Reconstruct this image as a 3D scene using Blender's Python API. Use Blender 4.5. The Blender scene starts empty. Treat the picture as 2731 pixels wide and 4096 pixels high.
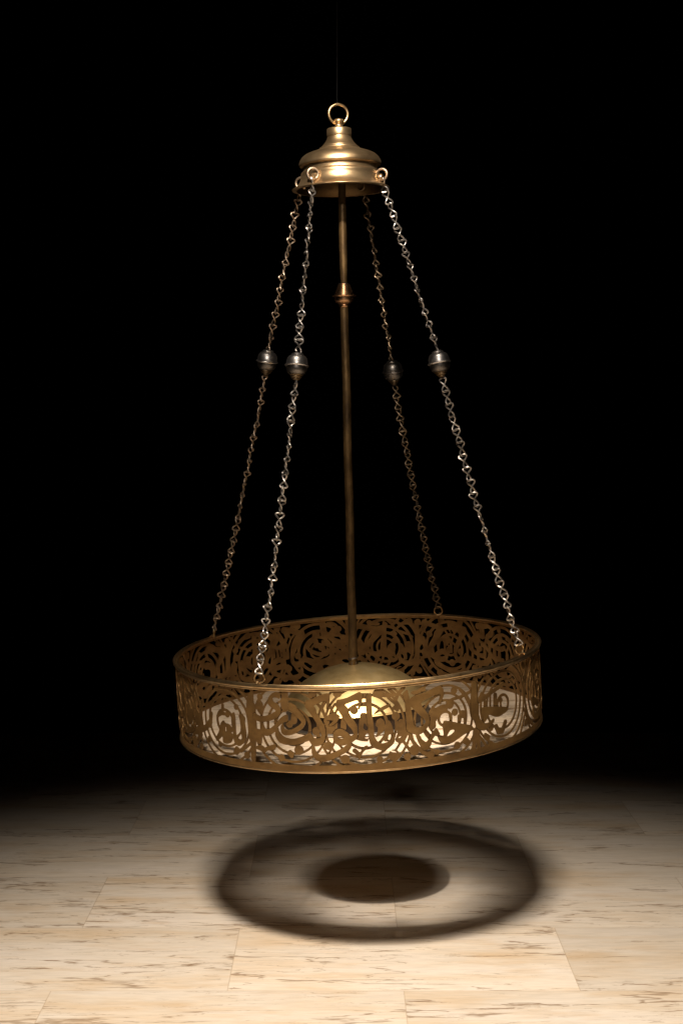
import bpy, math, random
import numpy as np
from mathutils import Vector, Matrix
random.seed(4); np.random.seed(4)
S = bpy.context.scene

# ------------------------------------------------------------------ camera, world, lamps, exposure
FPX, PITCH = 5690.0, math.atan(408/5690.0)
cam = bpy.data.cameras.new('camera'); co = bpy.data.objects.new('camera', cam); S.collection.objects.link(co)
cam.sensor_fit = 'VERTICAL'; cam.sensor_height = 36.0; cam.lens = FPX/4096*36.0
cam.clip_start = .05; cam.clip_end = 100
co.location = (0,0,0); co.rotation_euler = (math.pi/2-PITCH, 0, 0)
S.camera = co
S.render.resolution_x = 682; S.render.resolution_y = 1024
W = bpy.data.worlds.new('World'); S.world = W; W.use_nodes = True
bg = W.node_tree.nodes['Background']; bg.inputs[0].default_value = (0,0,0,1); bg.inputs[1].default_value = 0
S.view_settings.view_transform = 'Standard'; S.view_settings.look = 'None'
S.view_settings.exposure = 0; S.view_settings.gamma = 1; S.view_settings.use_curve_mapping = False
S.render.engine = 'CYCLES'; S.cycles.max_bounces = 8; S.cycles.transparent_max_bounces = 24

def spot(name, loc, target, energy, deg, blend, radius, col):
    L = bpy.data.lights.new(name, 'SPOT'); L.energy = energy; L.spot_size = math.radians(deg); L.spot_blend = blend
    L.shadow_soft_size = radius; L.color = col
    o = bpy.data.objects.new(name, L); S.collection.objects.link(o); o.location = loc
    o.rotation_euler = (Vector(target)-Vector(loc)).to_track_quat('-Z','Y').to_euler()
    return o
WARM = (1.0, .875, .73)
FLOOR_Z = -1.134
for kx, ky in ((-.34, .16), (.34, -.16)):      # two lamps side by side on one track
    spot('key_spotlight', (-.94+kx, -2.67+ky, 8.4), (.05, 1.60, FLOOR_Z), 6100, 22.1, 1.0, .46, WARM)
spot('added_pool_spot', (-.60, -.70, 5.35), (.15, 3.21, FLOOR_Z), 5200, 3.7, .9, .06, WARM)  # added narrow lamp, makes the bright crescent inside the ring shadow
spot('added_cap_spot', (-.35, -1.2, 3.4), (0, 3.07, .51), 5000, 4.6, 1.0, .14, WARM)  # added unseen lamp that brightens the cap alone
spot('added_chain_spot', (-.25, -1.8, 2.0), (0.02, 3.07, .24), 420, 9.5, 1.0, .08, (1,.90,.80))  # added unseen lamp, lifts chains and beads outside the key beams


# ------------------------------------------------------------------ materials
def mat(name):
    m = bpy.data.materials.new(name); m.use_nodes = True; nt = m.node_tree
    return m, nt, nt.nodes['Principled BSDF']
def N(nt, t, **k):
    n = nt.nodes.new(t)
    for a, v in k.items():
        if a.startswith('i_'): n.inputs[a[2:].replace('_',' ')].default_value = v
        else: setattr(n, a, v)
    return n
def ramp(nt, src, stops):
    r = nt.nodes.new('ShaderNodeValToRGB'); e = r.color_ramp.elements
    e[0].position, e[0].color = stops[0][0], stops[0][1]; e[1].position, e[1].color = stops[1][0], stops[1][1]
    for p, c in stops[2:]: x = e.new(p); x.color = c
    nt.links.new(src, r.inputs[0]); return r
def c3(r,g,b): return (r,g,b,1)

def metal(name, c1, c2, c3_, rough=(.25,.5), scale=(40,40,40), metallic=1.0, streak=None, bump=.15, fine=400):
    m, nt, b = mat(name)
    tc = N(nt,'ShaderNodeTexCoord'); mp = N(nt,'ShaderNodeMapping'); mp.inputs['Scale'].default_value = scale
    nt.links.new(tc.outputs['Object'], mp.inputs[0])
    n1 = N(nt,'ShaderNodeTexNoise', i_Scale=1.0, i_Detail=6.0, i_Roughness=.62); nt.links.new(mp.outputs[0], n1.inputs['Vector'])
    r = ramp(nt, n1.outputs[0], [(.30,c3(*c1)),(.52,c3(*c2)),(.75,c3(*c3_))]); nt.links.new(r.outputs[0], b.inputs['Base Color'])
    n2 = N(nt,'ShaderNodeTexNoise', i_Scale=.6, i_Detail=8.0, i_Roughness=.7); nt.links.new(mp.outputs[0], n2.inputs['Vector'])
    mr = N(nt,'ShaderNodeMapRange'); mr.inputs['From Min'].default_value=.3; mr.inputs['From Max'].default_value=.7
    mr.inputs['To Min'].default_value=rough[0]; mr.inputs['To Max'].default_value=rough[1]
    nt.links.new(n2.outputs[0], mr.inputs['Value']); nt.links.new(mr.outputs[0], b.inputs['Roughness'])
    b.inputs['Metallic'].default_value = metallic
    mp2 = N(nt,'ShaderNodeMapping'); mp2.inputs['Scale'].default_value = streak or (fine,fine,fine); nt.links.new(tc.outputs['Object'], mp2.inputs[0])
    n3 = N(nt,'ShaderNodeTexNoise', i_Scale=1.0, i_Detail=3.0); nt.links.new(mp2.outputs[0], n3.inputs['Vector'])
    bp = N(nt,'ShaderNodeBump'); bp.inputs['Strength'].default_value = bump; bp.inputs['Distance'].default_value = .0006
    nt.links.new(n3.outputs[0], bp.inputs['Height']); nt.links.new(bp.outputs[0], b.inputs['Normal'])
    return m
M_CAP = metal('brushed_brass', (.30,.20,.105), (.46,.325,.18), (.56,.41,.25), (.27,.45), (14,14,30), streak=(12,12,900), bump=.3, metallic=.95)
M_CAPIN = metal('shaded_brass_inside', (.06,.034,.014), (.10,.06,.026), (.14,.09,.042), (.4,.55), (14,14,30))  # brass darkened so the shade under the cap is in its colour
M_DOME = metal('dulled_brass', (.40,.275,.115), (.55,.395,.18), (.62,.47,.25), (.36,.5), (18,18,40), streak=(14,14,700), bump=.3, metallic=.92)
M_DRUM = metal('aged_brass_sheet', (.095,.05,.015), (.16,.087,.027), (.225,.128,.042), (.44,.60), (22,22,34), streak=(60,60,900), bump=.35, metallic=.62)
M_RAISED = metal('aged_brass_letters', (.11,.059,.018), (.18,.10,.032), (.25,.145,.05), (.38,.54), (22,22,34), streak=(60,60,900), bump=.3, metallic=.68)
M_DRUMIN = metal('inner_brass_sheet', (.17,.09,.03), (.27,.15,.052), (.36,.21,.075), (.44,.60), (22,22,34), streak=(60,60,900), bump=.35, metallic=.55)
M_GROOVE = metal('blackened_groove', (.03,.016,.007), (.05,.028,.012), (.07,.04,.018), (.5,.7), (40,40,40))
M_RIM = metal('rubbed_brass', (.36,.235,.11), (.48,.33,.17), (.58,.42,.25), (.28,.45), (50,50,50), bump=.2)
M_LUG = metal('worn_bronze', (.20,.145,.095), (.32,.24,.17), (.44,.34,.25), (.35,.5), (60,60,60))
M_ROD = metal('copper_brown_tube', (.03,.017,.006), (.085,.05,.018), (.17,.105,.04), (.38,.62), (60,60,22), streak=(300,300,20), bump=.3, metallic=.65)
M_COP = metal('copper_brass', (.26,.14,.07), (.40,.23,.12), (.52,.33,.19), (.22,.40), (40,40,60), streak=(30,30,900), bump=.2)
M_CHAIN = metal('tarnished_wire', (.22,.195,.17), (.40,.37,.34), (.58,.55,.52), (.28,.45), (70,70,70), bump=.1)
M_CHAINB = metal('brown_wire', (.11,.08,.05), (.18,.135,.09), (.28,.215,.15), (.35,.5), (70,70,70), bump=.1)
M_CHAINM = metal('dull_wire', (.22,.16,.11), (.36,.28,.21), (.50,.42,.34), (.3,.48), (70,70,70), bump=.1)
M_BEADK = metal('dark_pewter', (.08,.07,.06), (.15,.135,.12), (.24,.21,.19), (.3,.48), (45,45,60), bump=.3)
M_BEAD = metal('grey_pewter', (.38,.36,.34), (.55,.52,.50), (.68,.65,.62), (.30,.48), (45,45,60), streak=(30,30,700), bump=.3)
M_BEADL = metal('pewter_shaded_underside', (.07,.063,.058), (.13,.118,.108), (.20,.18,.165), (.35,.5), (45,45,60), bump=.2)  # bead's lower half: shade from the top light painted as darker pewter
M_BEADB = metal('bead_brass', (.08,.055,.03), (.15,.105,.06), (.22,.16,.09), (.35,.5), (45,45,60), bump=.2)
M_DARK = metal('blackened_steel', (.016,.010,.007), (.03,.019,.012), (.05,.032,.02), (.35,.55), (30,30,10), metallic=.7, bump=.1)
M_NUT = metal('dark_steel', (.10,.09,.08), (.18,.16,.15), (.28,.26,.24), (.3,.5), (90,90,90), bump=.3)
M_LIP = metal('pale_lip', (.5,.46,.4), (.62,.58,.5), (.7,.65,.58), (.25,.4), (30,30,30), bump=.1)

def stone(name, tint, k=1.0, plate=False):
    """cream marble with long brown veins and short dark flecks lying along x"""
    m, nt, b = mat(name)
    L = nt.links.new
    tc = N(nt,'ShaderNodeTexCoord')
    sx = N(nt,'ShaderNodeSeparateXYZ'); L(tc.outputs['Object'], sx.inputs[0])
    # slabs: running bond, .69 x .34 m
    def MA(op, a, b_=None, c_=None):
        n = N(nt,'ShaderNodeMath', operation=op)
        for i, v in enumerate((a,b_,c_)):
            if v is None: continue
            if isinstance(v,(int,float)): n.inputs[i].default_value = v
            else: L(v, n.inputs[i])
        return n.outputs[0]
    row = MA('DIVIDE', MA('SUBTRACT', sx.outputs['Y'], 2.71), .34)
    rid = MA('FLOOR', row); rfr = MA('SUBTRACT', row, rid)
    off = MA('MULTIPLY', MA('MODULO', MA('ADD', rid, 40), 2.0), .5)
    col = MA('ADD', MA('DIVIDE', MA('ADD', sx.outputs['X'], .223), .69), off)
    cid = MA('FLOOR', col); cfr = MA('SUBTRACT', col, cid)
    wn = N(nt,'ShaderNodeTexWhiteNoise', noise_dimensions='2D'); cx = N(nt,'ShaderNodeCombineXYZ'); L(rid, cx.inputs[0]); L(cid, cx.inputs[1]); L(cx.outputs[0], wn.inputs['Vector'])
    # slab-dependent shift of the pattern
    sh = N(nt,'ShaderNodeVectorMath', operation='MULTIPLY'); sh.inputs[1].default_value = (9,9,9) if not plate else (0,0,0); L(wn.outputs['Color'], sh.inputs[0])
    pos = N(nt,'ShaderNodeVectorMath', operation='ADD'); L(tc.outputs['Object'], pos.inputs[0]); L(sh.outputs[0], pos.inputs[1])
    def noise(scale, detail, rough, sc=1.0, dist=0.0, vec=None):
        mp = N(nt,'ShaderNodeMapping'); mp.inputs['Scale'].default_value = scale; L(vec or pos.outputs[0], mp.inputs[0])
        n = N(nt,'ShaderNodeTexNoise', i_Scale=sc, i_Detail=detail, i_Roughness=rough, i_Distortion=dist); L(mp.outputs[0], n.inputs['Vector']); return n.outputs[0]
    base = noise((2.2*k,11*k,1), 6, .6)
    r0 = ramp(nt, base, [(.30,c3(tint[0]*.93,tint[1]*.84,tint[2]*.72)),(.50,c3(*tint)),(.72,c3(min(1,tint[0]*1.04),tint[1]*1.06,tint[2]*1.12))])
    def mixc(fac, a, bcol, mode='MIX'):
        n = N(nt,'ShaderNodeMix', data_type='RGBA', blend_type=mode)
        if isinstance(fac,(int,float)): n.inputs[0].default_value = fac
        else: L(fac, n.inputs[0])
        L(a, n.inputs[6])
        if isinstance(bcol, tuple): n.inputs[7].default_value = bcol
        else: L(bcol, n.inputs[7])
        return n.outputs[2]
    # ochre clouds
    oc = noise((5*k,26*k,1), 8, .65)
    ocr = ramp(nt, oc, [(.52,c3(0,0,0)),(.72,c3(.55,.55,.55))])
    colr = mixc(ocr.outputs[0], r0.outputs[0], c3(tint[0]*.86,tint[1]*.70,tint[2]*.50))
    # fine horizontal grain
    gr = noise((16*k,150*k,1), 5, .7)
    grr = ramp(nt, gr, [(.30,c3(.72,.72,.72)),(.60,c3(1,1,1))])
    colr = mixc(.55, colr, grr.outputs[0], 'MULTIPLY')
    # short dark flecks
    fl = noise((34*k,210*k,1), 3, .55); area = noise((3.0*k,9*k,1), 3, .5)
    flr = ramp(nt, fl, [(.67,c3(0,0,0)),(.73,c3(1,1,1))] if not plate else [(.565,c3(0,0,0)),(.60,c3(1,1,1))])
    arr = ramp(nt, area, [(.44,c3(0,0,0)),(.62,c3(1,1,1))])
    ff = MA('MULTIPLY', flr.outputs[0], arr.outputs[0]); ff = MA('MULTIPLY', ff, .28 if not plate else .95)
    colr = mixc(ff, colr, c3(tint[0]*.26,tint[1]*.20,tint[2]*.15) if not plate else c3(.04,.03,.02))
    # long wandering veins: thin level lines of a distorted stretched noise
    def vein(scale, lvl, w, dens, strength, seed):
        nonlocal colr
        mp0 = N(nt,'ShaderNodeVectorMath', operation='ADD'); mp0.inputs[1].default_value = (seed,seed*1.7,0); L(pos.outputs[0], mp0.inputs[0])
        v = noise(scale, 7, .58, vec=mp0.outputs[0])
        d = MA('ABSOLUTE', MA('SUBTRACT', v, lvl))
        br = noise((7*k,30*k,1), 4, .6, vec=mp0.outputs[0])
        wv = MA('MULTIPLY', MA('MAXIMUM', MA('SUBTRACT', br, dens), 0.0), w)
        f = MA('MULTIPLY', MA('MINIMUM', MA('MAXIMUM', MA('SUBTRACT', 1.0, MA('DIVIDE', d, MA('ADD', wv, .00005))), 0.0), 1.0), strength)
        colr = mixc(f, colr, c3(tint[0]*.34,tint[1]*.25,tint[2]*.17))
    vein((.7*k,5.5*k,1), .50, .07, .45, .9, 3.1)
    vein((.45*k,3.6*k,1), .48, .06, .44, .8, 41.7)
    vein((1.1*k,9*k,1), .53, .055, .49, .6, 11.3)
    vein((1.6*k,14*k,1), .47, .06, .50, .7, 23.9)
    if not plate:
        tone = N(nt,'ShaderNodeMapRange'); tone.inputs['To Min'].default_value=.86; tone.inputs['To Max'].default_value=1.08; L(wn.outputs['Value'], tone.inputs['Value'])
        hs = N(nt,'ShaderNodeHueSaturation'); L(colr, hs.inputs['Color']); L(tone.outputs[0], hs.inputs['Value']); colr = hs.outputs[0]
        # joints
        jx = MA('MINIMUM', cfr, MA('SUBTRACT', 1.0, cfr)); jx = MA('MULTIPLY', jx, .69)
        jy = MA('MINIMUM', rfr, MA('SUBTRACT', 1.0, rfr)); jy = MA('MULTIPLY', jy, .34)
        j = MA('MINIMUM', jx, jy); jn = N(nt,'ShaderNodeMapRange'); jn.inputs['From Min'].default_value=.0005; jn.inputs['From Max'].default_value=.0016
        jn.inputs['To Min'].default_value=.5; jn.inputs['To Max'].default_value=0; L(j, jn.inputs['Value'])
        colr = mixc(jn.outputs[0], colr, c3(tint[0]*.55,tint[1]*.45,tint[2]*.34))
    L(colr, b.inputs['Base Color'])
    rr = N(nt,'ShaderNodeMapRange'); rr.inputs['To Min'].default_value=.34; rr.inputs['To Max'].default_value=.6; L(gr, rr.inputs['Value']); L(rr.outputs[0], b.inputs['Roughness'])
    bp = N(nt,'ShaderNodeBump'); bp.inputs['Strength'].default_value=.12; bp.inputs['Distance'].default_value=.001; L(gr, bp.inputs['Height']); L(bp.outputs[0], b.inputs['Normal'])
    b.inputs['Specular IOR Level'].default_value = .25
    if plate:   # added pane standing in for lit floor: seen edge-on it reads as stone, straight down it lets light through
        b.inputs['Roughness'].default_value = .6; b.inputs['Specular IOR Level'].default_value = .1
        lw = N(nt,'ShaderNodeLayerWeight'); lw.inputs[0].default_value = .5
        ce = N(nt,'ShaderNodeVectorMath', operation='LENGTH'); L(tc.outputs['Object'], ce.inputs[0])
        nn = noise((7,7,7), 4, .6); rad = MA('ADD', ce.outputs['Value'], MA('MULTIPLY', MA('SUBTRACT', nn, .5), .16))
        lo = ramp(nt, rad, [(.23,c3(PL_LO,PL_LO,PL_LO)),(.34,c3(PL_ED,PL_ED,PL_ED))])      # made-up denser border, there to thicken the ring shadow on the floor
        fa = ramp(nt, lw.outputs['Facing'], [(.35,c3(0,0,0)),(.70,c3(1,1,1))])
        ml = N(nt,'ShaderNodeMix', data_type='RGBA'); L(fa.outputs[0], ml.inputs[0]); L(lo.outputs[0], ml.inputs[6]); ml.inputs[7].default_value = c3(PL_HI,PL_HI,PL_HI)
        class mr: outputs=[ml.outputs[2]]
        tr = N(nt,'ShaderNodeBsdfTransparent'); mx = N(nt,'ShaderNodeMixShader')
        L(mr.outputs[0], mx.inputs[0]); L(tr.outputs[0], mx.inputs[1]); L(b.outputs[0], mx.inputs[2])
        L(mx.outputs[0], nt.nodes['Material Output'].inputs['Surface'])
    return m
PL_LO, PL_ED, PL_HI = .66, .95, .98
M_FLOOR = stone('cream_marble', (.63,.555,.465))
M_PLATE = stone('floor_standin_stone', (.54,.44,.33), 1.3, True)
m, nt, b = mat('black_thread'); b.inputs['Base Color'].default_value = c3(.10,.10,.10); b.inputs['Roughness'].default_value = 1; b.inputs['Specular IOR Level'].default_value = 0
nz = N(nt,'ShaderNodeTexNoise', i_Scale=900.0); rr_ = ramp(nt, nz.outputs[0], [(.3,c3(.012,.012,.012)),(.7,c3(.03,.03,.03))]); nt.links.new(rr_.outputs[0], b.inputs['Base Color'])
M_THREAD = m

# ------------------------------------------------------------------ mesh helpers
class MB:
    def __init__(s): s.v=[]; s.f=[]; s.mi=[]
    def add(s, vs, fs, mi=0):
        o=len(s.v); s.v += [tuple(x) for x in vs]; s.f += [tuple(i+o for i in f) for f in fs]; s.mi += [mi]*len(fs)
    def lathe(s, prof, seg=96, M=None, mi=0):
        vs=[]; n=len(prof)
        for i in range(seg):
            a=2*math.pi*i/seg
            for r,z in prof:
                p=Vector((r*math.sin(a),-r*math.cos(a),z)); vs.append(M@p if M else p)
        fs=[]
        for i in range(seg):
            j=(i+1)%seg
            for k in range(n-1): fs.append((i*n+k, j*n+k, j*n+k+1, i*n+k+1))
        s.add(vs,fs,mi)
    def tube(s, pts, r, seg=10, closed=False, mi=0, cap=True):
        pts=[Vector(p) for p in pts]; n=len(pts); vs=[]; nrm=None
        for i,p in enumerate(pts):
            t=((pts[(i+1)%n]-pts[i-1]) if closed else (pts[min(i+1,n-1)]-pts[max(i-1,0)])).normalized()
            if nrm is None: nrm=t.orthogonal().normalized()
            nrm=(nrm-t*nrm.dot(t)).normalized(); bn=t.cross(nrm)
            rr=r[i] if isinstance(r,(list,tuple)) else r
            for k in range(seg):
                a=2*math.pi*k/seg; vs.append(p+nrm*(rr*math.cos(a))+bn*(rr*math.sin(a)))
        fs=[]
        # closed: find twist offset
        off=0
        if closed:
            best=1e9
            for o in range(seg):
                d=(vs[(n-1)*seg]-vs[o]).length
                if d<best: best=d; off=o
        for i in range(n if closed else n-1):
            j=(i+1)%n; o=off if (closed and i==n-1) else 0
            for k in range(seg): fs.append((i*seg+k, i*seg+(k+1)%seg, j*seg+(k+1+o)%seg, j*seg+(k+o)%seg))
        if not closed and cap: fs += [tuple(range(seg))[::-1], tuple((n-1)*seg+k for k in range(seg))]
        s.add(vs,fs,mi)
    def build(s, name, mats, parent=None, smooth=True, flat_ang=35):
        me=bpy.data.meshes.new(name); me.from_pydata(s.v,[],s.f); me.update()
        if not isinstance(mats,(list,tuple)): mats=[mats]
        for m_ in mats: me.materials.append(m_)
        me.polygons.foreach_set('material_index', s.mi)
        if smooth:
            me.polygons.foreach_set('use_smooth',[True]*len(me.polygons))
            me.set_sharp_from_angle(angle=math.radians(flat_ang))
        o=bpy.data.objects.new(name, me); S.collection.objects.link(o)
        if parent: o.parent=parent; o.matrix_parent_inverse = Matrix.Identity(4)
        return o
def torus_pts(c, R_, ax, bx, n=36): return [Vector(c)+Vector(ax)*(R_*math.cos(2*math.pi*i/n))+Vector(bx)*(R_*math.sin(2*math.pi*i/n)) for i in range(n)]
def smooth_prof(pts, n=5):
    """Catmull-Rom through profile points"""
    out=[]; P=[pts[0]]+list(pts)+[pts[-1]]
    for i in range(1,len(P)-2):
        p0,p1,p2,p3=[np.array(q,float) for q in P[i-1:i+3]]
        for k in range(n):
            t=k/n; out.append(tuple(.5*((2*p1)+(-p0+p2)*t+(2*p0-5*p1+4*p2-p3)*t*t+(-p0+3*p1-3*p2+p3)*t**3)))
    out.append(tuple(pts[-1])); return out
def mm(pr): return [(r/1000,z/1000) for r,z in pr]

# ------------------------------------------------------------------ floor
fl = MB(); NX,NY = 24,24
x0,x1,y0,y1 = -6,6,-4,4.95
fl.add([(x0+(x1-x0)*i/NX, y0+(y1-y0)*j/NY, 0) for j in range(NY+1) for i in range(NX+1)],
       [(j*(NX+1)+i, j*(NX+1)+i+1, (j+1)*(NX+1)+i+1, (j+1)*(NX+1)+i) for j in range(NY) for i in range(NX)])
fo = fl.build('floor', M_FLOOR, smooth=False); fo.location=(0,0,FLOOR_Z); fo['kind']='structure'

# ------------------------------------------------------------------ the chandelier
E1=Vector((0.99841016,-0.00146966,0.05634706)); E2=Vector((0,0.99966003,0.02607347)); EN=Vector((-0.05636622,-0.02603202,0.99807073))
CT=Vector((0.03315131,3.09009938,-0.51776351)); R=.4; HD=.16821; CB=CT-EN*HD
ROOT=bpy.data.objects.new('chandelier',None); S.collection.objects.link(ROOT); ROOT.location=CB
ROOT['label']='round openwork brass chandelier with calligraphy hanging on four chains above the marble floor'; ROOT['category']='chandelier'
def frame_at(org, e1, e2, n): 
    return Matrix(((e1.x,e2.x,n.x,org.x-CB.x),(e1.y,e2.y,n.y,org.y-CB.y),(e1.z,e2.z,n.z,org.z-CB.z),(0,0,0,1)))
DM=frame_at(CB,E1*.988,E2*.988,EN)       # drum frame relative to the root: z=0 at the bottom edge
def rel(p): return Vector(p)-CB

# ---- drum: pierced sheet from a distance field in (angle, height)
CALLIGRAPHY=[[-27.0,135.9,-26.4,148.3,-25.4,155.1,-24.2,158.5,-23.0,158.0,-22.6,155.1,-23.0,144.4,-23.7,147.3,-24.6,147.8,-25.4,145.6,-25.1,138.9,-23.5,133.0,-22.9,124.4,-23.0,116.8,-24.0,108.2,-25.4,103.1,-27.2,98.9,-29.4,96.4,-30.9,98.6,-32.2,104.4,-31.8,113.8,-30.9,111.2,-29.6,108.2,-28.1,109.0,-25.9,114.5,-24.2,121.2,-25.0,124.5,-26.1,128.7],[-28.8,96.3,-28.6,87.2,-28.0,83.3,-27.3,82.9,-26.2,86.8,-24.8,94.2,-23.3,106.1,-21.9,113.0,-20.8,114.4,-20.9,100.8,-22.1,99.3,-23.1,94.8,-24.1,88.4,-25.0,79.7,-26.3,73.1,-27.7,69.2,-28.8,71.1,-29.7,75.1,-29.5,87.5],[-24.0,87.7,-23.9,80.9,-23.2,74.3,-22.1,69.0,-20.6,66.7,-19.0,67.1,-16.9,71.7,-15.6,76.0,-14.5,80.5,-14.3,69.3,-14.8,64.4,-16.5,60.4,-17.6,57.2,-19.9,54.0,-22.3,54.9,-23.8,58.1,-24.6,64.6,-25.1,72.8,-24.8,82.8],[-20.1,139.5,-17.9,131.5,-18.1,126.2,-16.6,116.6,-15.6,106.9,-15.6,99.4,-16.5,88.0,-18.0,81.0,-20.3,73.6,-22.1,73.1,-23.0,77.4,-23.2,86.4,-23.1,91.8,-22.4,97.3,-22.3,89.8,-21.9,85.3,-20.8,83.7,-19.3,86.8,-17.9,92.3,-16.7,99.3,-17.0,103.0,-18.8,115.6,-20.5,125.8,-20.4,134.1],[-31.8,41.7,-31.6,47.2,-30.5,49.8,-29.6,49.2,-28.7,45.1,-27.7,49.4,-26.2,52.5,-25.2,55.2,-25.1,47.6,-25.6,42.9,-26.6,40.9,-27.8,41.0,-28.9,35.0,-29.9,38.3,-31.0,40.6],[-20.9,45.4,-19.4,38.2,-20.2,26.6,-21.8,36.7],[-15.1,143.8,-13.7,144.6,-11.8,151.3,-9.6,156.3,-8.7,157.0,-8.3,153.9,-8.3,144.2,-8.7,132.3,-9.5,123.4,-9.2,136.8,-9.3,142.1,-9.9,142.6,-11.2,138.5,-13.2,132.6,-12.5,127.3,-12.3,119.1,-11.5,109.3,-10.3,93.4,-10.1,82.9,-10.2,69.4,-10.8,60.4,-11.6,55.1,-13.0,52.8,-14.0,54.3,-14.8,63.3,-15.1,73.1,-14.5,81.0,-14.0,75.4,-13.6,70.2,-12.8,67.9,-11.8,68.3,-11.3,71.7,-11.3,79.2,-11.7,86.7,-12.6,101.0,-13.9,116.1,-15.5,131.0,-15.5,135.5],[-9.0,115.1,-7.8,116.8,-6.7,116.2,-5.8,112.3,-6.0,107.1,-6.9,99.0,-8.0,93.9,-8.6,92.9,-9.1,94.1,-8.5,97.0,-7.4,103.6,-8.6,104.5,-9.5,104.6,-9.4,109.9],[-6.3,143.5,-4.9,144.3,-3.2,147.5,-1.7,152.3,-0.2,156.6,0.4,156.3,0.8,151.3,0.7,140.1,0.1,126.9,-0.3,123.0,-0.6,124.2,-0.2,136.8,-0.6,142.2,-2.0,139.7,-4.4,134.0,-3.4,126.6,-3.1,116.1,-1.8,100.7,-1.1,90.7,-1.1,74.9,-1.4,66.0,-3.0,58.3,-4.0,56.3,-5.3,53.6,-6.6,54.6,-7.6,59.3,-8.0,67.6,-7.9,78.2,-7.0,84.8,-6.0,86.5,-4.9,84.0,-3.8,78.0,-3.0,71.8,-2.4,73.9,-2.1,76.0,-2.5,84.4,-3.7,94.5,-4.7,106.0,-5.7,118.2,-6.7,129.7,-6.7,136.4],[-14.0,54.3,-13.4,52.8,-13.2,45.2,-12.6,37.7,-11.5,35.5,-10.2,35.8,-7.9,40.9,-5.7,47.7,-4.2,54.9,-2.9,58.2,-3.0,50.0,-3.8,42.7,-5.8,35.6,-8.5,27.0,-10.5,23.0,-11.8,22.6,-13.0,24.9,-13.9,31.6,-14.3,39.1,-14.3,48.2],[-2.8,40.9,-2.7,45.4,-2.1,47.5,-1.6,45.1,-0.7,38.0,0.1,46.7,0.8,50.9,1.6,51.7,1.5,45.3,0.7,42.7,0.1,38.4,-0.6,29.6,-1.0,23.0,-1.3,29.9,-2.1,37.7],[1.7,147.2,3.2,155.1,3.3,145.7,3.2,110.6,3.5,87.9,3.5,69.9,4.1,59.9,5.0,54.1,5.9,53.2,7.2,55.1,8.4,62.6,8.8,69.8,9.4,73.2,9.2,56.1,8.7,50.4,7.1,42.3,5.6,39.5,4.4,42.4,2.8,47.7,2.2,55.5,2.0,63.2,2.0,81.2,1.8,103.8,1.7,118.8],[3.7,111.1,4.1,115.4,5.5,122.9,8.4,130.8,8.5,125.6,7.1,120.5,5.5,116.9],[12.0,146.5,13.5,154.4,13.7,148.2,14.0,136.0,14.2,120.8,14.6,101.0,14.8,84.2,15.2,79.3,16.2,77.0,17.6,78.8,18.5,85.5,18.3,90.2,16.8,101.3,15.2,113.2,14.2,121.6,14.0,134.5,14.9,139.0,16.7,141.3,18.9,144.3,21.8,151.8,23.4,152.6,24.4,146.2,24.4,134.1,23.6,122.8,23.2,116.5,22.6,117.8,22.9,126.6,23.2,131.6,23.4,138.2,21.1,135.9,17.1,126.7,17.8,114.8,19.1,103.0,19.6,92.8,19.4,80.1,18.4,71.2,17.0,64.2,15.4,63.3,14.0,68.3,12.7,73.8,12.8,91.9,12.7,114.5,12.6,132.5,12.4,140.2],[15.2,63.5,16.5,62.4,17.0,53.6,18.3,45.6,19.3,53.0,19.9,60.7,21.6,72.7,22.1,66.1,22.8,56.9,21.1,57.2,20.2,50.5,19.8,41.9,18.9,31.4,17.6,31.1,16.8,36.4,16.0,47.8],[24.1,83.6,26.7,78.6,29.8,71.1,33.2,63.8,34.1,54.9,31.9,50.9,30.2,48.3,28.5,42.8,26.3,37.0,23.3,38.2,22.3,44.6,21.8,53.5,23.9,51.2,23.6,74.4],[34.0,149.8,35.7,147.8,35.7,128.6,35.6,105.7,36.3,101.0,36.0,82.0,36.5,71.5,37.7,61.3,39.6,59.3,41.2,63.2,42.2,65.7,42.0,58.2,40.0,51.8,38.0,46.2,36.5,49.0,35.0,56.4,34.2,72.9,33.3,77.9,33.4,108.4],[37.4,95.6,47.8,80.9,49.0,74.3,47.5,71.1,44.6,66.1,42.9,67.0,39.8,76.9,39.1,67.1,37.7,62.1,37.7,77.5,37.0,83.8],[-40.1,106.7,-39.2,110.5,-38.9,101.5,-38.9,86.0,-39.0,70.5,-38.8,62.8,-37.0,72.0,-36.8,81.5,-37.0,99.0,-37.4,105.0,-36.4,110.2,-35.0,100.4,-35.4,92.5,-35.0,73.5,-35.0,62.7,-35.9,50.5,-37.8,41.9,-39.3,45.4,-39.9,54.1,-40.0,69.6,-40.4,88.7]]
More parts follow.
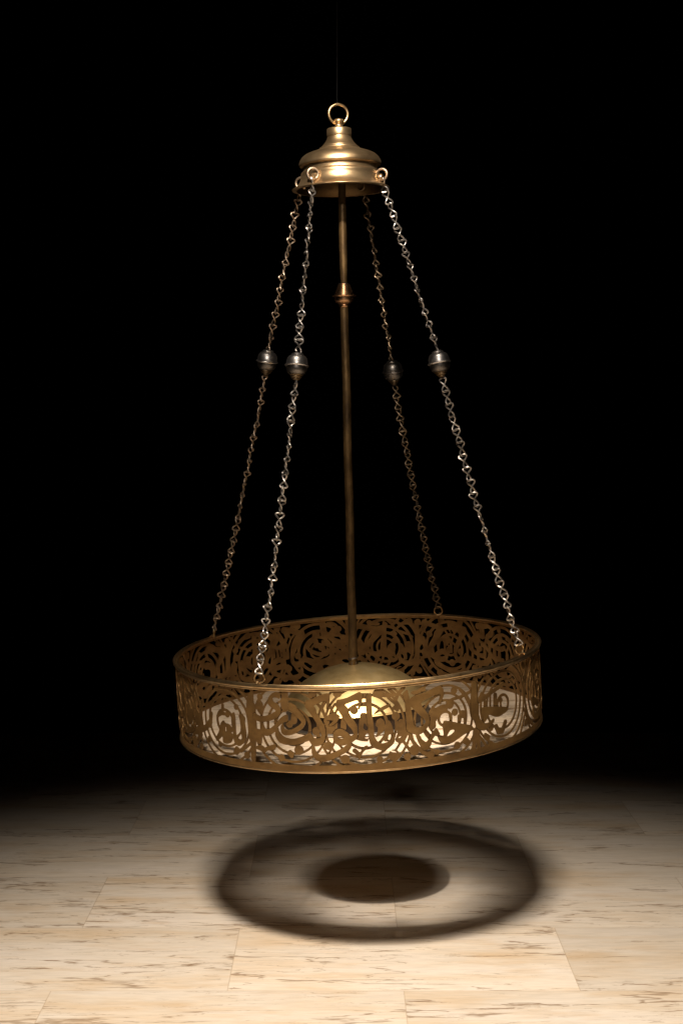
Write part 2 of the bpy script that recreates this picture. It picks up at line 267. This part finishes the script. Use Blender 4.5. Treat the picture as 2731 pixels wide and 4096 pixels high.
FLAT=[[-29.8,143.1,-28.5,132.2,-28.9,122.2,-29.1,109.1,-29.7,111.8,-30.9,121.9,-31.0,128.0],[-31.4,81.9,-29.9,81.2,-29.4,74.6,-29.9,49.0,-30.7,49.3,-31.6,63.4],[-32.7,159.9,-31.6,160.5,-31.8,133.7,-31.1,127.9,-31.3,101.8,-32.2,14.5,-33.9,13.2,-33.2,70.0,-33.2,116.0],[-0.0,115.0,1.2,116.0,2.4,111.0,2.0,59.4,0.3,60.1,-1.8,64.7,-2.2,67.8,-0.9,71.9,-0.5,97.2],[4.4,98.8,5.4,102.7,5.9,101.7,6.5,97.6,6.8,86.1,6.2,76.7,4.9,70.0,4.6,67.9,3.7,66.8,4.6,76.1,4.7,85.1,4.1,89.2],[7.8,97.6,8.2,95.0,8.6,88.0,9.1,73.4,8.8,62.3,7.7,57.0,6.2,56.5,6.2,67.8,6.7,82.5],[8.9,120.8,10.2,129.7,11.4,125.1,10.6,111.5],[9.7,88.8,11.2,99.0,12.5,90.5,12.8,70.8,12.0,56.3,10.8,48.9,9.2,56.1,10.3,72.6],[4.4,160.1,5.5,158.8,7.7,148.5,8.9,144.8,8.3,140.7,7.2,143.6,4.9,144.1,3.7,146.2,3.8,154.4],[12.7,84.4,14.1,68.2,13.0,65.3,12.2,54.7,10.9,48.9,10.1,52.5,11.4,62.8],[15.2,150.0,16.8,150.3,17.7,156.2,18.6,155.4,18.9,151.4,18.5,145.0,15.2,141.8,14.4,146.9],[20.3,102.0,21.1,113.3,21.7,110.3,23.7,115.2,25.1,114.5,25.1,110.7,25.5,105.7,25.0,99.4,23.5,98.7,22.4,95.3,21.9,87.5,21.5,84.1,21.6,73.4,20.3,67.8,19.8,78.2,19.7,88.9],[34.1,57.7,36.1,51.1,35.9,37.5,34.9,31.1,34.6,22.3,34.2,10.5,32.7,13.3,33.4,24.0,33.7,46.7],[30.7,42.9,31.3,42.0,32.5,34.4,31.6,24.1,29.9,31.6],[38.1,42.9,40.3,32.7,39.6,21.4,37.8,30.1],[-33.7,151.1,-31.8,147.5,-31.8,132.2,-31.2,126.5,-31.2,91.3,-31.7,68.0,-32.3,15.3,-33.9,16.4,-33.6,51.3,-34.3,66.3,-34.2,89.4,-34.7,112.1],[-45.3,81.9,-44.0,90.1,-43.1,83.9,-41.7,83.7,-40.7,78.3,-40.6,73.0,-41.8,66.5,-40.4,65.4,-40.2,57.8,-41.2,46.7,-42.9,42.0,-44.7,43.3,-44.7,57.5,-46.5,47.7,-47.7,43.3,-47.9,50.9,-46.3,63.7],[-39.3,43.0,-37.4,32.2,-39.3,22.0,-40.6,27.1]]
HOLES=[[-7.0,70.5,-6.0,72.9,-4.9,68.6,-5.5,66.5,-6.3,67.7],[0.5,85.6,0.8,94.5,1.1,95.8,1.8,86.5,1.8,81.3,1.3,80.4],[1.3,74.7,2.0,74.4,1.9,64.7,0.8,65.2],[7.3,60.3,7.5,68.4,8.2,71.0,8.2,63.4,7.7,57.8],[10.2,60.6,10.5,64.1,11.3,64.3,10.8,60.9],[7.6,39.0,9.1,36.5,9.8,31.5,8.3,34.0],[25.0,54.6,25.9,62.7,27.2,62.0,27.5,58.5,26.3,53.0,24.7,50.3],[-38.4,57.8,-36.8,69.9,-36.6,58.4,-37.4,55.5],[-43.4,76.7,-42.8,77.2,-42.9,67.7,-43.5,67.2]]
DISCS=[(-20.5,95.6,7.2),(-23.6,27.7,7.0),(-18.1,44.6,9.6),(-29.5,147.0,6.4),(-12.7,82.2,8.0),(-8.6,85.0,8.4),(-9.4,53.5,8.4),(-13.1,155.8,8.4),(-6.1,156.5,8.8),(-4.9,26.4,8.8),(9.9,104.4,8.0),(8.8,28.4,11.1),(4.7,22.6,6.4),(-1.7,121.6,8.0),(14.7,33.7,10.3),(12.6,22.7,7.2),(19.6,20.8,7.2),(21.5,23.4,5.6),(26.3,113.2,8.8),(28.1,29.2,7.6),(40.3,15.6,6.8),(45.5,97.7,5.6),(40.8,48.4,7.2),(27.9,139.2,7.2),(27.8,96.0,7.2),(30.4,89.1,8.0),(-42.1,102.8,6.0),(-35.2,26.3,7.2),(-46.0,38.9,5.6),(-38.3,121.2,6.0),(-51.3,43.8,6.4),(-68.2,38.9,4.0)]
STROKES=[(12.5,[-18.9,114.0,-19.1,101.9]),(7.3,[-29.3,96.8,-29.5,79.9]),(5.2,[-27.2,97.8,-27.4,82.5]),(7.3,[-24.6,104.9,-24.8,96.5]),(15.6,[-21.5,155.0,-21.8,127.0]),(7.3,[-9.3,104.6,-9.3,80.6]),(5.2,[-12.2,138.6,-10.7,126.5,-9.6,106.9]),(5.2,[-9.4,142.1,-10.7,128.0]),(5.2,[-7.0,135.0,-7.9,126.2,-8.4,115.8]),(6.2,[-4.5,106.0,-4.6,87.3]),(5.2,[-6.9,100.5,-7.0,87.8]),(5.7,[0.7,146.5,1.7,146.1]),(5.2,[0.2,131.0,1.7,130.4]),(7.3,[8.4,158.5,9.9,147.2]),(6.8,[12.6,158.8,10.8,146.5,9.7,130.8]),(6.2,[8.1,141.5,10.2,127.5]),(6.2,[13.9,68.4,14.4,52.8,15.5,41.4,17.4,27.5,19.4,20.3]),(6.2,[11.7,53.5,13.3,35.6]),(6.2,[18.3,69.1,19.7,57.1]),(8.3,[36.8,107.2,41.8,119.1,45.2,125.3,47.0,129.0]),(6.2,[36.0,103.6,37.6,121.5]),(5.2,[38.8,116.9,38.6,94.0]),(4.2,[41.1,113.8,40.9,90.9]),(10.4,[43.2,111.0,43.0,88.0]),(5.2,[45.4,93.8,45.5,84.3]),(10.4,[43.0,47.4,43.9,35.1,45.7,34.0,47.3,50.3]),(5.7,[26.2,90.2,26.4,78.6]),(4.7,[29.0,87.0,28.9,74.2]),(5.2,[31.1,82.1,31.0,69.2]),(6.2,[29.8,139.4,31.6,124.3,33.3,100.9,33.6,81.4]),(6.2,[25.5,119.1,27.7,122.7,30.3,124.3,33.3,130.0]),(5.7,[35.9,39.8,38.9,11.5]),(6.2,[-46.5,96.0,-44.5,103.0,-42.1,103.6]),(7.3,[-43.9,120.6,-44.1,104.8]),(6.2,[-37.4,32.2,-33.6,51.3]),(11.4,[-65.1,66.0,-60.8,71.1,-57.0,81.2]),(12.5,[-64.1,46.6,-58.2,50.3,-52.8,65.9,-50.3,80.2]),(6.2,[-55.6,47.5,-60.1,19.0]),(8.3,[-54.4,110.9,-55.2,92.2,-58.8,75.4]),(8.3,[-49.5,98.5,-50.4,71.3])]

G=1.2   # mm grid
CIR=2*math.pi*400.0; NU=int(round(CIR/G)); GU=CIR/NU; NV=int(round(HD*1000/G)); GV=HD*1000/NV
u=np.arange(NU)*GU; v=np.arange(NV+1)*GV
def mmu(t): return math.radians(t)*400.0
BIG=60.0
def new(): return np.full((NV+1,NU),BIG)
def window(F_, umin,umax, vmin,vmax, pad, fn):
    i0=int(math.floor((umin-pad)/GU)); i1=int(math.ceil((umax+pad)/GU))
    j0=max(0,int((vmin-pad)/GV)); j1=min(NV,int((vmax+pad)/GV)+1)
    if j1<j0: return
    ii=np.arange(i0,i1+1); uu=ii*GU; vv=v[j0:j1+1]
    d=fn(uu[None,:]+0*vv[:,None], vv[:,None]+0*uu[None,:])
    sub=np.ix_(np.arange(j0,j1+1), ii%NU)
    F_[sub]=np.minimum(F_[sub], d)
def seg_d(U,V,a,b_):
    ax,ay=a; bx,by=b_; dx,dy=bx-ax,by-ay; L2=dx*dx+dy*dy+1e-9
    t=np.clip(((U-ax)*dx+(V-ay)*dy)/L2,0,1); return np.hypot(U-ax-t*dx, V-ay-t*dy)
def rnd(q):
    """one Chaikin pass: keeps corners readable, softens the trace"""
    out=[]; n=len(q)
    for i in range(n):
        a=np.array(q[i]); b_=np.array(q[(i+1)%n]); out += [tuple(a*.82+b_*.18), tuple(a*.18+b_*.82)]
    return out
def poly(F_, q, grow=0.0):
    q=rnd(q); us=[p[0] for p in q]; vs=[p[1] for p in q]
    def fn(U,V):
        d=np.full(U.shape,1e9); ins=np.zeros(U.shape,bool); n=len(q)
        for i in range(n):
            a=q[i]; b_=q[(i+1)%n]; d=np.minimum(d,seg_d(U,V,a,b_))
            if a[1]!=b_[1]:
                c=((a[1]>V)!=(b_[1]>V)) & (U < (b_[0]-a[0])*(V-a[1])/(b_[1]-a[1])+a[0]); ins^=c
        return np.where(ins,-d,d)-grow
    window(F_,min(us),max(us),min(vs),max(vs),4,fn)
def stroke(F_, w, q):
    us=[p[0] for p in q]; vs=[p[1] for p in q]
    def fn(U,V):
        d=np.full(U.shape,1e9)
        for i in range(len(q)-1): d=np.minimum(d,seg_d(U,V,q[i],q[i+1]))
        return d-w
    window(F_,min(us),max(us),min(vs),max(vs),4+w,fn)
def disc(F_, c, r): window(F_,c[0]-r,c[0]+r,c[1]-r,c[1]+r,4,lambda U,V: np.hypot(U-c[0],V-c[1])-r)
def ring(F_, c, r, w, a0=None, a1=None):
    def fn(U,V):
        d=np.abs(np.hypot(U-c[0],V-c[1])-r)-w
        if a0 is not None:
            a=np.arctan2(V-c[1],U-c[0]); d=np.where(((a-a0)%(2*math.pi))<((a1-a0)%(2*math.pi)), d, np.minimum(BIG,np.abs(d)+2))
        return d
    window(F_,c[0]-r-w,c[0]+r+w,c[1]-r-w,c[1]+r+w,3,fn)
def pairs(flatlist): return [(flatlist[i],flatlist[i+1]) for i in range(0,len(flatlist),2)]
CAL=[pairs(q) for q in CALLIGRAPHY]; FLT=[pairs(q) for q in FLAT]; HOL=[pairs(q) for q in HOLES]; STK=[(w,pairs(q)) for w,q in STROKES]
FR=(-58.0,60.0)           # the traced face; the same lettering runs on round the rest of the band
P0=(-31.3,35.0); STEP=73.9
def instances(cen):
    out=[(1.0,0.0)]
    if P0[0]<=cen<=P0[1]:
        for k in (-1,1,2,-2):
            sc=STEP/(P0[1]-P0[0]); tgt=(cen-P0[0])*sc+P0[0]+k*STEP+(3.6 if k>0 else 0)
            if k in (1,) and tgt<62: continue
            if k in (-1,) and tgt>-56: continue
            out.append((sc,k))
    return out
def place(q, ins, cen):
    sc,k=ins
    if k==0 and sc==1.0: return [(mmu(a),b_) for a,b_ in q]
    return [(mmu((a-P0[0])*sc+P0[0]+k*STEP+(3.6 if k>0 else 0)),b_) for a,b_ in q]
base=new(); cal=new(); hole=new()
for q in CAL:
    cen=sum(p[0] for p in q)/len(q)
    for ins in instances(cen): qq=place(q,ins,cen); poly(cal,qq,.25)
for q in FLT:
    cen=sum(p[0] for p in q)/len(q)
    for ins in instances(cen): poly(base,place(q,ins,cen),.2)
for q in HOL:
    cen=sum(p[0] for p in q)/len(q)
    for ins in instances(cen): poly(hole,place(q,ins,cen))
for w,q in STK:
    cen=sum(p[0] for p in q)/len(q)
    for ins in instances(cen): stroke(base,w*.5,place(q,ins,cen))
for a,vv_,r in DISCS:
    for ins in instances(a):
        c=place([(a,vv_)],ins,a)[0]; disc(base,c,r)
MED=[(-43.2,88,(24,50,66,82)),(-19.6,91,(36,54,70,88)),(1.0,90,(44,62,78,92)),(24.5,87,(14,36,50,65,80)),(46.5,89,(18,50,66,82))]
for k in range(10): MED.append((46.5+24.6*(k+1)+0.0, 88, ((16,34,50,66,84),(22,36,52,69,86),(18,35,50,68,90))[k%3]))
for (a,cv,rs) in MED:
    for k,r in enumerate(rs): ring(base,(mmu(a),cv),r,(2.3 if abs(a)<60 else 3.5) if k else 2.8)
# straight bars between panels, diagonal ties, small filler discs on the rest of the band
for t in (35.6,109,183,257): stroke(base,4.5,[(mmu(t),8),(mmu(t),162)])
for k in range(10):
    t=46.5+24.6*(k+.5)
    for s_ in (-1,1):
        stroke(base,2.6,[(mmu(t)-s_*24,14),(mmu(t)+s_*6,62)]); stroke(base,2.6,[(mmu(t)-s_*24,162),(mmu(t)+s_*6,112)])
    disc(base,(mmu(t),150),8); disc(base,(mmu(t)+3,30),8)
VB,VT=14.6,160.5
frm=np.minimum(v[:,None]-VB, VT-v[:,None])+0*u[None,:]      # >0 between the solid edge bands
both=np.minimum(base, cal+.35)
both=np.maximum(both, -hole)
both=np.minimum(both, frm)
calr=np.maximum(cal,-hole)

def sheet(F_, rin, rout, name, mats, mark=None):
    """marching squares of F_<0 wrapped on the cylinder, with thickness"""
    F_=F_.copy(); F_[np.abs(F_)<.04]=-.04
    ins=F_<0
    V=[]; 
    nid=-np.ones(F_.shape,int); idx=np.argwhere(ins); nid[ins]=np.arange(len(idx))
    pu=[idx[:,1]*GU]; pv=[idx[:,0]*GV]; cnt=len(idx)
    Fr=np.roll(F_,-1,1)
    hm=(F_<0)!=(Fr<0); hid=-np.ones(F_.shape,int); hx=np.argwhere(hm); hid[hm]=cnt+np.arange(len(hx)); t=F_[hm]/(F_[hm]-Fr[hm]); pu.append((hx[:,1]+t)*GU); pv.append(hx[:,0]*GV); cnt+=len(hx)
    Fu=F_[1:]; vm=(F_[:-1]<0)!=(Fu<0); vid=-np.ones((NV,NU),int); vx=np.argwhere(vm); vid[vm]=cnt+np.arange(len(vx)); t=F_[:-1][vm]/(F_[:-1][vm]-Fu[vm]); pu.append(vx[:,1]*GU); pv.append((vx[:,0]+t)*GV); cnt+=len(vx)
    pu=np.concatenate(pu); pv=np.concatenate(pv)
    faces=[]; walls=[]
    a=ins[:-1]; b_=np.roll(ins,-1,1)[:-1]; c=np.roll(ins,-1,1)[1:]; d=ins[1:]
    code=a*1+b_*2+c*4+d*8
    js,is_=np.nonzero(code)
    for j,i in zip(js.tolist(),is_.tolist()):
        k=int(code[j,i]); i2=(i+1)%NU
        n=(nid[j,i],nid[j,i2],nid[j+1,i2],nid[j+1,i])
        if k==15:
            faces.append(n)
            if j==0: walls.append((n[1],n[0]))
            if j==NV-1: walls.append((n[3],n[2]))
            continue
        e=(hid[j,i],vid[j,i2],hid[j+1,i],vid[j,i])
        # walk the cell boundary
        bits=[k>>q&1 for q in range(4)]
        if k in (5,10):
            for q in range(4):
                if bits[q]: faces.append((n[q],e[q],e[(q+3)%4])); walls.append((e[(q+3)%4],e[q]))
            continue
        pol=[]
        for q in range(4):
            if bits[q]: pol.append(n[q])
            if bits[q]!=bits[(q+1)%4]: pol.append(e[q])
        faces.append(tuple(pol))
        L=len(pol); es=[x for x in pol if x in e and x>=0]
        for q in range(L):
            x,y=pol[q],pol[(q+1)%L]
            if x in e and y in e and x>=len(idx) and y>=len(idx): walls.append((y,x))
        if j==0 and bits[0] and bits[1]: walls.append((n[1],n[0]))
        if j==NV-1 and bits[2] and bits[3]: walls.append((n[3],n[2]))
    th=pu/400.0
    def cyl(r): return np.stack([r*np.sin(th),-r*np.cos(th),pv/1000],1)
    vo=cyl(rout); vi=cyl(rin); Nn=len(pu)
    # transform to root space
    A=np.array([[DM[r_][c_] for c_ in range(3)] for r_ in range(3)])
    vs=np.vstack([vo,vi])@A.T
    fs=[tuple(int(x) for x in f) for f in faces]+[tuple(int(x)+Nn for x in reversed(f)) for f in faces]
    # walls: (x,y) directed so that outside is right
    fs+=[(int(x),int(y),int(y)+Nn,int(x)+Nn) for x,y in walls]
    me=bpy.data.meshes.new(name); me.from_pydata(vs.tolist(),[],fs); me.update()
    for m_ in mats: me.materials.append(m_)
    if mark is not None:
        ci=np.array([ (int(pv[f[0]]/GV), int(pu[f[0]]/GU)%NU) for f in faces]); val=mark[np.clip(ci[:,0],0,NV),ci[:,1]]
        mi=np.zeros(len(fs),np.int32); mi[:len(faces)]=((val>0)&(val<1.5)); mi[len(faces):2*len(faces)]=2; me.polygons.foreach_set('material_index',mi)
    nf=len(faces); sm=[True]*(2*nf)+[False]*(len(fs)-2*nf); me.polygons.foreach_set('use_smooth',sm)
    # true cylinder normals on the broad faces come from sharp wall edges
    me.set_sharp_from_angle(angle=math.radians(40))
    return me
DRUM=bpy.data.objects.new('openwork_band', sheet(both,R-.0016,R,'openwork_band',[M_DRUM,M_GROOVE,M_DRUMIN],calr)); S.collection.objects.link(DRUM); DRUM.parent=ROOT
LET=bpy.data.objects.new('calligraphy', sheet(calr,R-.0008,R+.0011,'calligraphy',[M_RAISED])); S.collection.objects.link(LET); LET.parent=DRUM
# rims
rm=MB(); zt=HD*1000
rm.lathe(mm([(393.5,zt-1),(392.6,zt+1.2),(393.2,zt+3.0),(394.4,zt+3.4),(395.4,zt+2.2),(396.2,zt-.2),(398,zt-1.0),(399.6,zt+.2),(400.6,zt+2.2),(402.2,zt+3.2),(404.2,zt+2.6),(405.4,zt+.6),(405.4,zt-1.8),(404.2,zt-3.8),(402.4,zt-4.6),(401.4,zt-5.2),(401.9,zt-6.4),(401.4,zt-7.6),(400.3,zt-8),(398.2,zt-8),(398.2,zt-3),(393.5,zt-1)]), 256, DM)
rm.build('top_rim',M_RIM,DRUM)
rb=MB(); rb.lathe(mm([(400.2,2.2),(401.2,1.6),(401.6,.3),(401.2,-1.0),(400,-1.5),(398.6,-1.2),(398.2,.2),(398.2,2.2)]),256,DM); rb.build('bottom_rim',M_RIM,DRUM)
# added pane in the drum's bottom, standing in for pale floor behind the holes
ZP=.007
pl=MB(); pl.lathe([(.0,ZP),(.1,ZP),(.2,ZP),(.3,ZP),(R-.0022,ZP)],160,DM); plo=pl.build('floor_standin_pane',M_PLATE,ROOT); 

# dome and housing
XD=-.006
DD=DM@Matrix.Translation((XD,0,0))
dm=MB(); zr=.053; rd=.163; hd=.077
pr=[(0.0001,zr+hd)]+[(rd*math.sin(t_), zr+hd*(math.cos(t_)-math.cos(1.18))/(1-math.cos(1.18))) for t_ in [0]]
Rs=(rd*rd+hd*hd)/(2*hd); amax=math.asin(rd/Rs)
pr=[(Rs*math.sin(amax*i/40)+.00001, zr+hd-Rs+Rs*math.cos(amax*i/40)) for i in range(41)]
pr+=[(rd+.0035,zr-.0008),(rd+.0045,zr-.0022),(rd+.0035,zr-.0036),(rd-.002,zr-.004),(rd-.003,zr-.0015)]
dm.lathe(pr,128,DD); DOME=dm.build('dome',M_DOME,ROOT)
hs_=MB(); hs_.lathe([(rd-.004,zr-.002),(rd-.004,.010),(rd-.010,.0085),(.0001,.0085)],96,DD); HOU=hs_.build('housing',M_DARK,ROOT)
lp=MB(); lp.lathe([(rd-.0038,.014),(rd+.003,.0125),(rd+.0045,.011),(rd+.003,.0095),(rd-.0038,.009)],128,DD); lp.build('housing_rim',M_LIP,HOU)

# ---- cap
CAPB=Vector((-.0013,3.07,.4672)); rl=math.radians(1.8)
ce1=Vector((math.cos(rl),0,math.sin(rl))); cn=Vector((-math.sin(rl),0,math.cos(rl))); ce2=Vector((0,1,0))
CM=frame_at(CAPB,ce1,ce2,cn)
cp=MB()
o1=mm([(94,-.5),(97,-1.0),(103,0),(104,1.3),(103.2,2.5),(99,4.2),(94.5,7.6),(90.2,12.5),(87,18),(85,24),(84.2,28),(84.0,33),(82.8,36.4),(80.6,38.2)])
o2=mm([(79.6,39.5),(79.2,44),(79.6,48.5)])
o3=mm([(84.0,49.2),(86.4,50.3),(87.6,52.5),(87.3,56),(85.2,62),(81.0,68),(75,73),(67,76.8),(59,79.6),(51,82.3),(44.5,85)])
o4=mm([(43.0,86.3),(42.4,88.2),(40.4,89.4),(38.6,90.2),(38.0,91.8)])
o5=mm([(36.4,93.2),(33.2,96.6),(30.0,100.5),(27.6,104.5),(26.0,108.2),(25.0,110.6),(25.0,112.0)])
o6=mm([(25.8,112.6),(26.0,114),(26.0,126.2),(25.0,128.2),(22.5,129),(10,129.2),(.01,129.2)])
prof=smooth_prof(o1)+smooth_prof(o2,2)+smooth_prof(o3)+smooth_prof(o4,3)+smooth_prof(o5)+o6
nin=10
inner=mm([(.01,108),(20,100),(36,86),(56,78),(76,66),(78,40),(81,30),(83,16),(90,4),(94,-.5)])
cp.lathe(prof,128,CM); cp.lathe(inner,128,CM,1); CAPO=cp.build('cap',[M_CAP,M_CAPIN],ROOT,flat_ang=50)
st=MB(); st.lathe(smooth_prof(mm([(10.5,128),(11,130),(8.8,133),(7.6,136),(8.4,139.5),(10.6,142),(10.8,145.5),(9,148),(5,149.2),(.01,149.4)]),4),40,CM); st.build('finial',M_CAP,CAPO)
rg=MB(); 
cR=CM@Vector((-.0005,0,.1585)); ax=CM.to_3x3()@Vector((1,0,0)); az=CM.to_3x3()@Vector((0,0,1))
ax=(ax*math.cos(.25)+CM.to_3x3()@Vector((0,1,0))*math.sin(.25))
rg.tube(torus_pts(cR,.0205,ax,az,48),.0034,14,True); rg.build('hanging_ring',M_RIM,ROOT)

# ---- rod with its bead
def lathe_on(mb, prof, p, q, seg=48, mi=0):
    d=(Vector(q)-Vector(p)).normalized(); x=d.orthogonal().normalized(); y=d.cross(x)
    M_=Matrix(((x.x,y.x,d.x,p[0]),(x.y,y.y,d.y,p[1]),(x.z,y.z,d.z,p[2]),(0,0,0,1))); mb.lathe(prof,seg,M_,mi)
rT=rel((-.0008,3.07,.560)); rBd=rel((.0055,3.075,.2445)); rBot=rel((.0254,3.09,-.5575))
dirU=(rT-rBd).normalized(); dirL=(rBd-rBot).normalized()
rod=MB()
n=40; up=[rBd+dirU*.024+ (rT-rBd-dirU*.024)*i/n for i in range(n+1)]
rod.tube(up,[.0062+.0020*min(1,i/6) for i in range(n+1)],20)
lo=[rBot+(rBd-dirL*.022-rBot)*i/60 for i in range(61)]
rod.tube([p+Vector((.0006*math.sin(i*.31),0,0)) for i,p in enumerate(lo)],[.0096-.0009*i/60 for i in range(61)],20)
ROD=rod.build('rod',M_ROD,ROOT)
bd=MB(); lathe_on(bd,mm([(6,26),(12,24.5),(12.6,23),(13.4,21),(17,11),(20,3.0),(21.4,.8),(25.4,.5),(26.2,-.8),(25.4,-2.1),(21,-2.8),(20.6,-5),(20.8,-7.5),(20.2,-11),(17.6,-14.6),(13.6,-17.2),(11,-18.6),(11.6,-20.5),(11,-23),(9.6,-25),(7,-26)]),rBd,rBd+dirU); bd.build('rod_bead',M_COP,ROD)
wd=MB(); wd.tube([rBd+dirU*.024+Vector((.010*math.sin(a),.008*-math.cos(a),.0015*math.sin(3*a))) for a in [i*.35 for i in range(18)]],.0018,8,True); wd.build('solder_collar',M_NUT,ROD)
nt_=MB()
def hexa(mb,c,d,r,h,seg=6):
    lathe_on(mb,[(.0001,0),(r*.9,0),(r,h*.15),(r,h*.85),(r*.9,h),(.0001,h)],c,c+d,seg)
hexa(nt_,rBot-dirL*.003,dirL,.0102,.011); hexa(nt_,rBot+dirL*.009,dirL,.0088,.004,20)
nt_.tube([rBot+dirL*(.0145+.0008*math.sin(2*a))+Vector((.0085*math.sin(a),-.0085*math.cos(a),.0012*math.sin(a))) for a in [i*.35 for i in range(18)]],.0024,8,True)
nto=nt_.build('nut',M_NUT,ROD,flat_ang=25)

# ---- chains
AZ=[math.radians(a) for a in (-30.3,60.5,148.3,-121.0)]
AC=[math.radians(a) for a in (-37,66,148,-115)]
LABC=['chain','chain','chain','chain']
def link(mb,p,d,ang,L,wr=.0019,w=.0076,jit=0):
    """one figure-eight wire link with its two loops at right angles, centred on p along d"""
    d=d.normalized(); x=d.orthogonal().normalized(); y=d.cross(x); pts=[]; nn=30; h=L/2
    for i in range(nn):
        t=2*math.pi*i/nn
        z=math.cos(t); xx=math.sin(2*t)*w*(1.0 if z>0 else .97); off=.0011*math.sin(t)
        z=math.copysign(abs(z)**.8,z)
        ph=ang+(1-z)/2*math.pi/2
        ex=x*math.cos(ph)+y*math.sin(ph); ey=-x*math.sin(ph)+y*math.cos(ph)
        pts.append(p+d*(z*h)+ex*xx+ey*off)
    mb.tube(pts,wr,8,True)
def run(mb,A,B_,sag,ang0):
    Lt=(B_-A).length; n_=max(1,round(Lt/.0272)); 
    pts=[A+(B_-A)*(i/n_)+sag*4*(i/n_)*(1-i/n_) for i in range(n_+1)]
    pitch=Lt/n_; ang=ang0
    for i in range(n_):
        a_,b_=pts[i],pts[i+1]; d=a_-b_
        link(mb,(a_+b_)/2+Vector((random.uniform(-.0011,.0011),random.uniform(-.0011,.0011),0)),d+Vector((random.uniform(-.08,.08),random.uniform(-.08,.08),0))*d.length,ang,pitch+.0030,w=.0084*random.uniform(.86,1.06))
        ang+=random.gauss(.06,.42)
BEADX=[(.392,(.0085,0,0)),(.400,(.0065,0,0)),(.413,(-.0075,0,0)),(.376,(.001,0,0))]
for k in range(4):
    a=AC[k]; out=CM.to_3x3()@Vector((math.sin(a),-math.cos(a),0)); upv=CM.to_3x3()@Vector((0,0,1)); tan=upv.cross(out)
    w0=CM@Vector((.0853*math.sin(a),-.0853*math.cos(a),.0185))
    kn=MB(); lathe_on(kn,mm([(9.5,-3),(10.6,0),(10.4,2.5),(8.5,4.2),(6.2,5),(6.0,8),(7.2,9.5),(6.4,11.5),(3,12.4),(.01,12.6)]),w0-out*.001,w0+out,28)
    kno=kn.build('chain_lug',M_CAP,CAPO)
    rc=w0+out*.0095+upv*.0052
    rg=MB(); sl=(-.75,.15,.6,.0)[k]; rx=(out*math.cos(sl)+tan*math.sin(sl)); rg.tube(torus_pts(rc,.0112,rx,upv,32),.0031,12,True); rg.build('lug_ring',M_LUG,kno)
    A=rc-upv*.0095
    b_=AZ[k]; o2_=E1*math.sin(b_)-E2*math.cos(b_); t2=EN.cross(o2_)
    ec=DM@Vector((.3885*math.sin(b_),-.3885*math.cos(b_),HD+.0135))
    eye=MB()
    tw=.55 if k==1 else -.5
    rx2=(t2*math.cos(tw)+o2_*math.sin(tw))
    eye.tube(torus_pts(ec,.0098,rx2,EN,30),.0017,10,True)
    eye.tube([DM@Vector((.4005*math.sin(b_),-.4005*math.cos(b_),HD+.003)),DM@Vector((.3955*math.sin(b_),-.3955*math.cos(b_),HD+.0065)),DM@Vector((.3895*math.sin(b_),-.3895*math.cos(b_),HD+.0045)),DM@Vector((.3875*math.sin(b_),-.3875*math.cos(b_),HD-.006))],[.0028,.0026,.0024,.002],10)
    eye.build('chain_eye',M_RIM,DRUM)
    Bp=ec+EN*.0095
    f_,dx=BEADX[k]; Pb=A+(Bp-A)*f_+Vector(dx)
    ch=MB(); d1=(A-Pb).normalized(); d2=(Pb-Bp).normalized(); bax=(d1+d2+Vector((0,0,1.2))).normalized()
    top=Pb+bax*.0275; bot=Pb-bax*.0330
    ang0=[.1,.9,.5,2.3][k]
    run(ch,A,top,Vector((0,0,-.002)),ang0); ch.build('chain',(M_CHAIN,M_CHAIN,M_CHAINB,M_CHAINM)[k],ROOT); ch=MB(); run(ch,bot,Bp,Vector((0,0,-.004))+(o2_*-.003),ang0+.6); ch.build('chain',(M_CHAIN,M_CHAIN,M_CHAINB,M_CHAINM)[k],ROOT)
    be=MB()
    lathe_on(be,mm([(.01,26),(7,26),(9,25.2),(11.6,24.2),(12.4,23),(12.2,21.9),(11.6,21.4),(16.6,19.2),(19.8,14.4),(21.4,9.0),(21.9,4),(21.9,2.0),(24.0,1.3),(25.0,-.2),(24.0,-1.8),(21.4,-2.4)]),Pb,Pb+bax,56,0)
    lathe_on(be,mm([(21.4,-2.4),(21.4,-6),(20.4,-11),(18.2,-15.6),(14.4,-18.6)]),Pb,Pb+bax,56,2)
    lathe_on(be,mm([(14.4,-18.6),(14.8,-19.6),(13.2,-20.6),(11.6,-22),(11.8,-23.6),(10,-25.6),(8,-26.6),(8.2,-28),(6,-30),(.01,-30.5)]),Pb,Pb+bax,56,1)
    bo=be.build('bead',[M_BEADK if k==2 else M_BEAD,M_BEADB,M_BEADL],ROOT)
    if k==2: bo['label']='darkest bead, on the rear right chain'

# ---- thread
topz=rel(CB)  # zero
th=MB(); rp=CB+cR; tz=rp.z+.0205+.0030
tpts=[(rp.x-.0028,rp.y,tz+.0004+z) for z in (0,.004,.012,.03,.08,.3,1.0,2.4)]
th.tube([(x+.0006*math.sin(i*2.1),y,z) for i,(x,y,z) in enumerate(tpts)],.00028,8)
th.tube(torus_pts((rp.x-.0036,rp.y,tz-.0031),.0042,Vector((0,1,0)),Vector((0,0,1)),20),.0006,6,True)
to=th.build('thread',M_THREAD); to['label']='thin dark thread tied to the ring on top of the brass cap'; to['category']='thread'
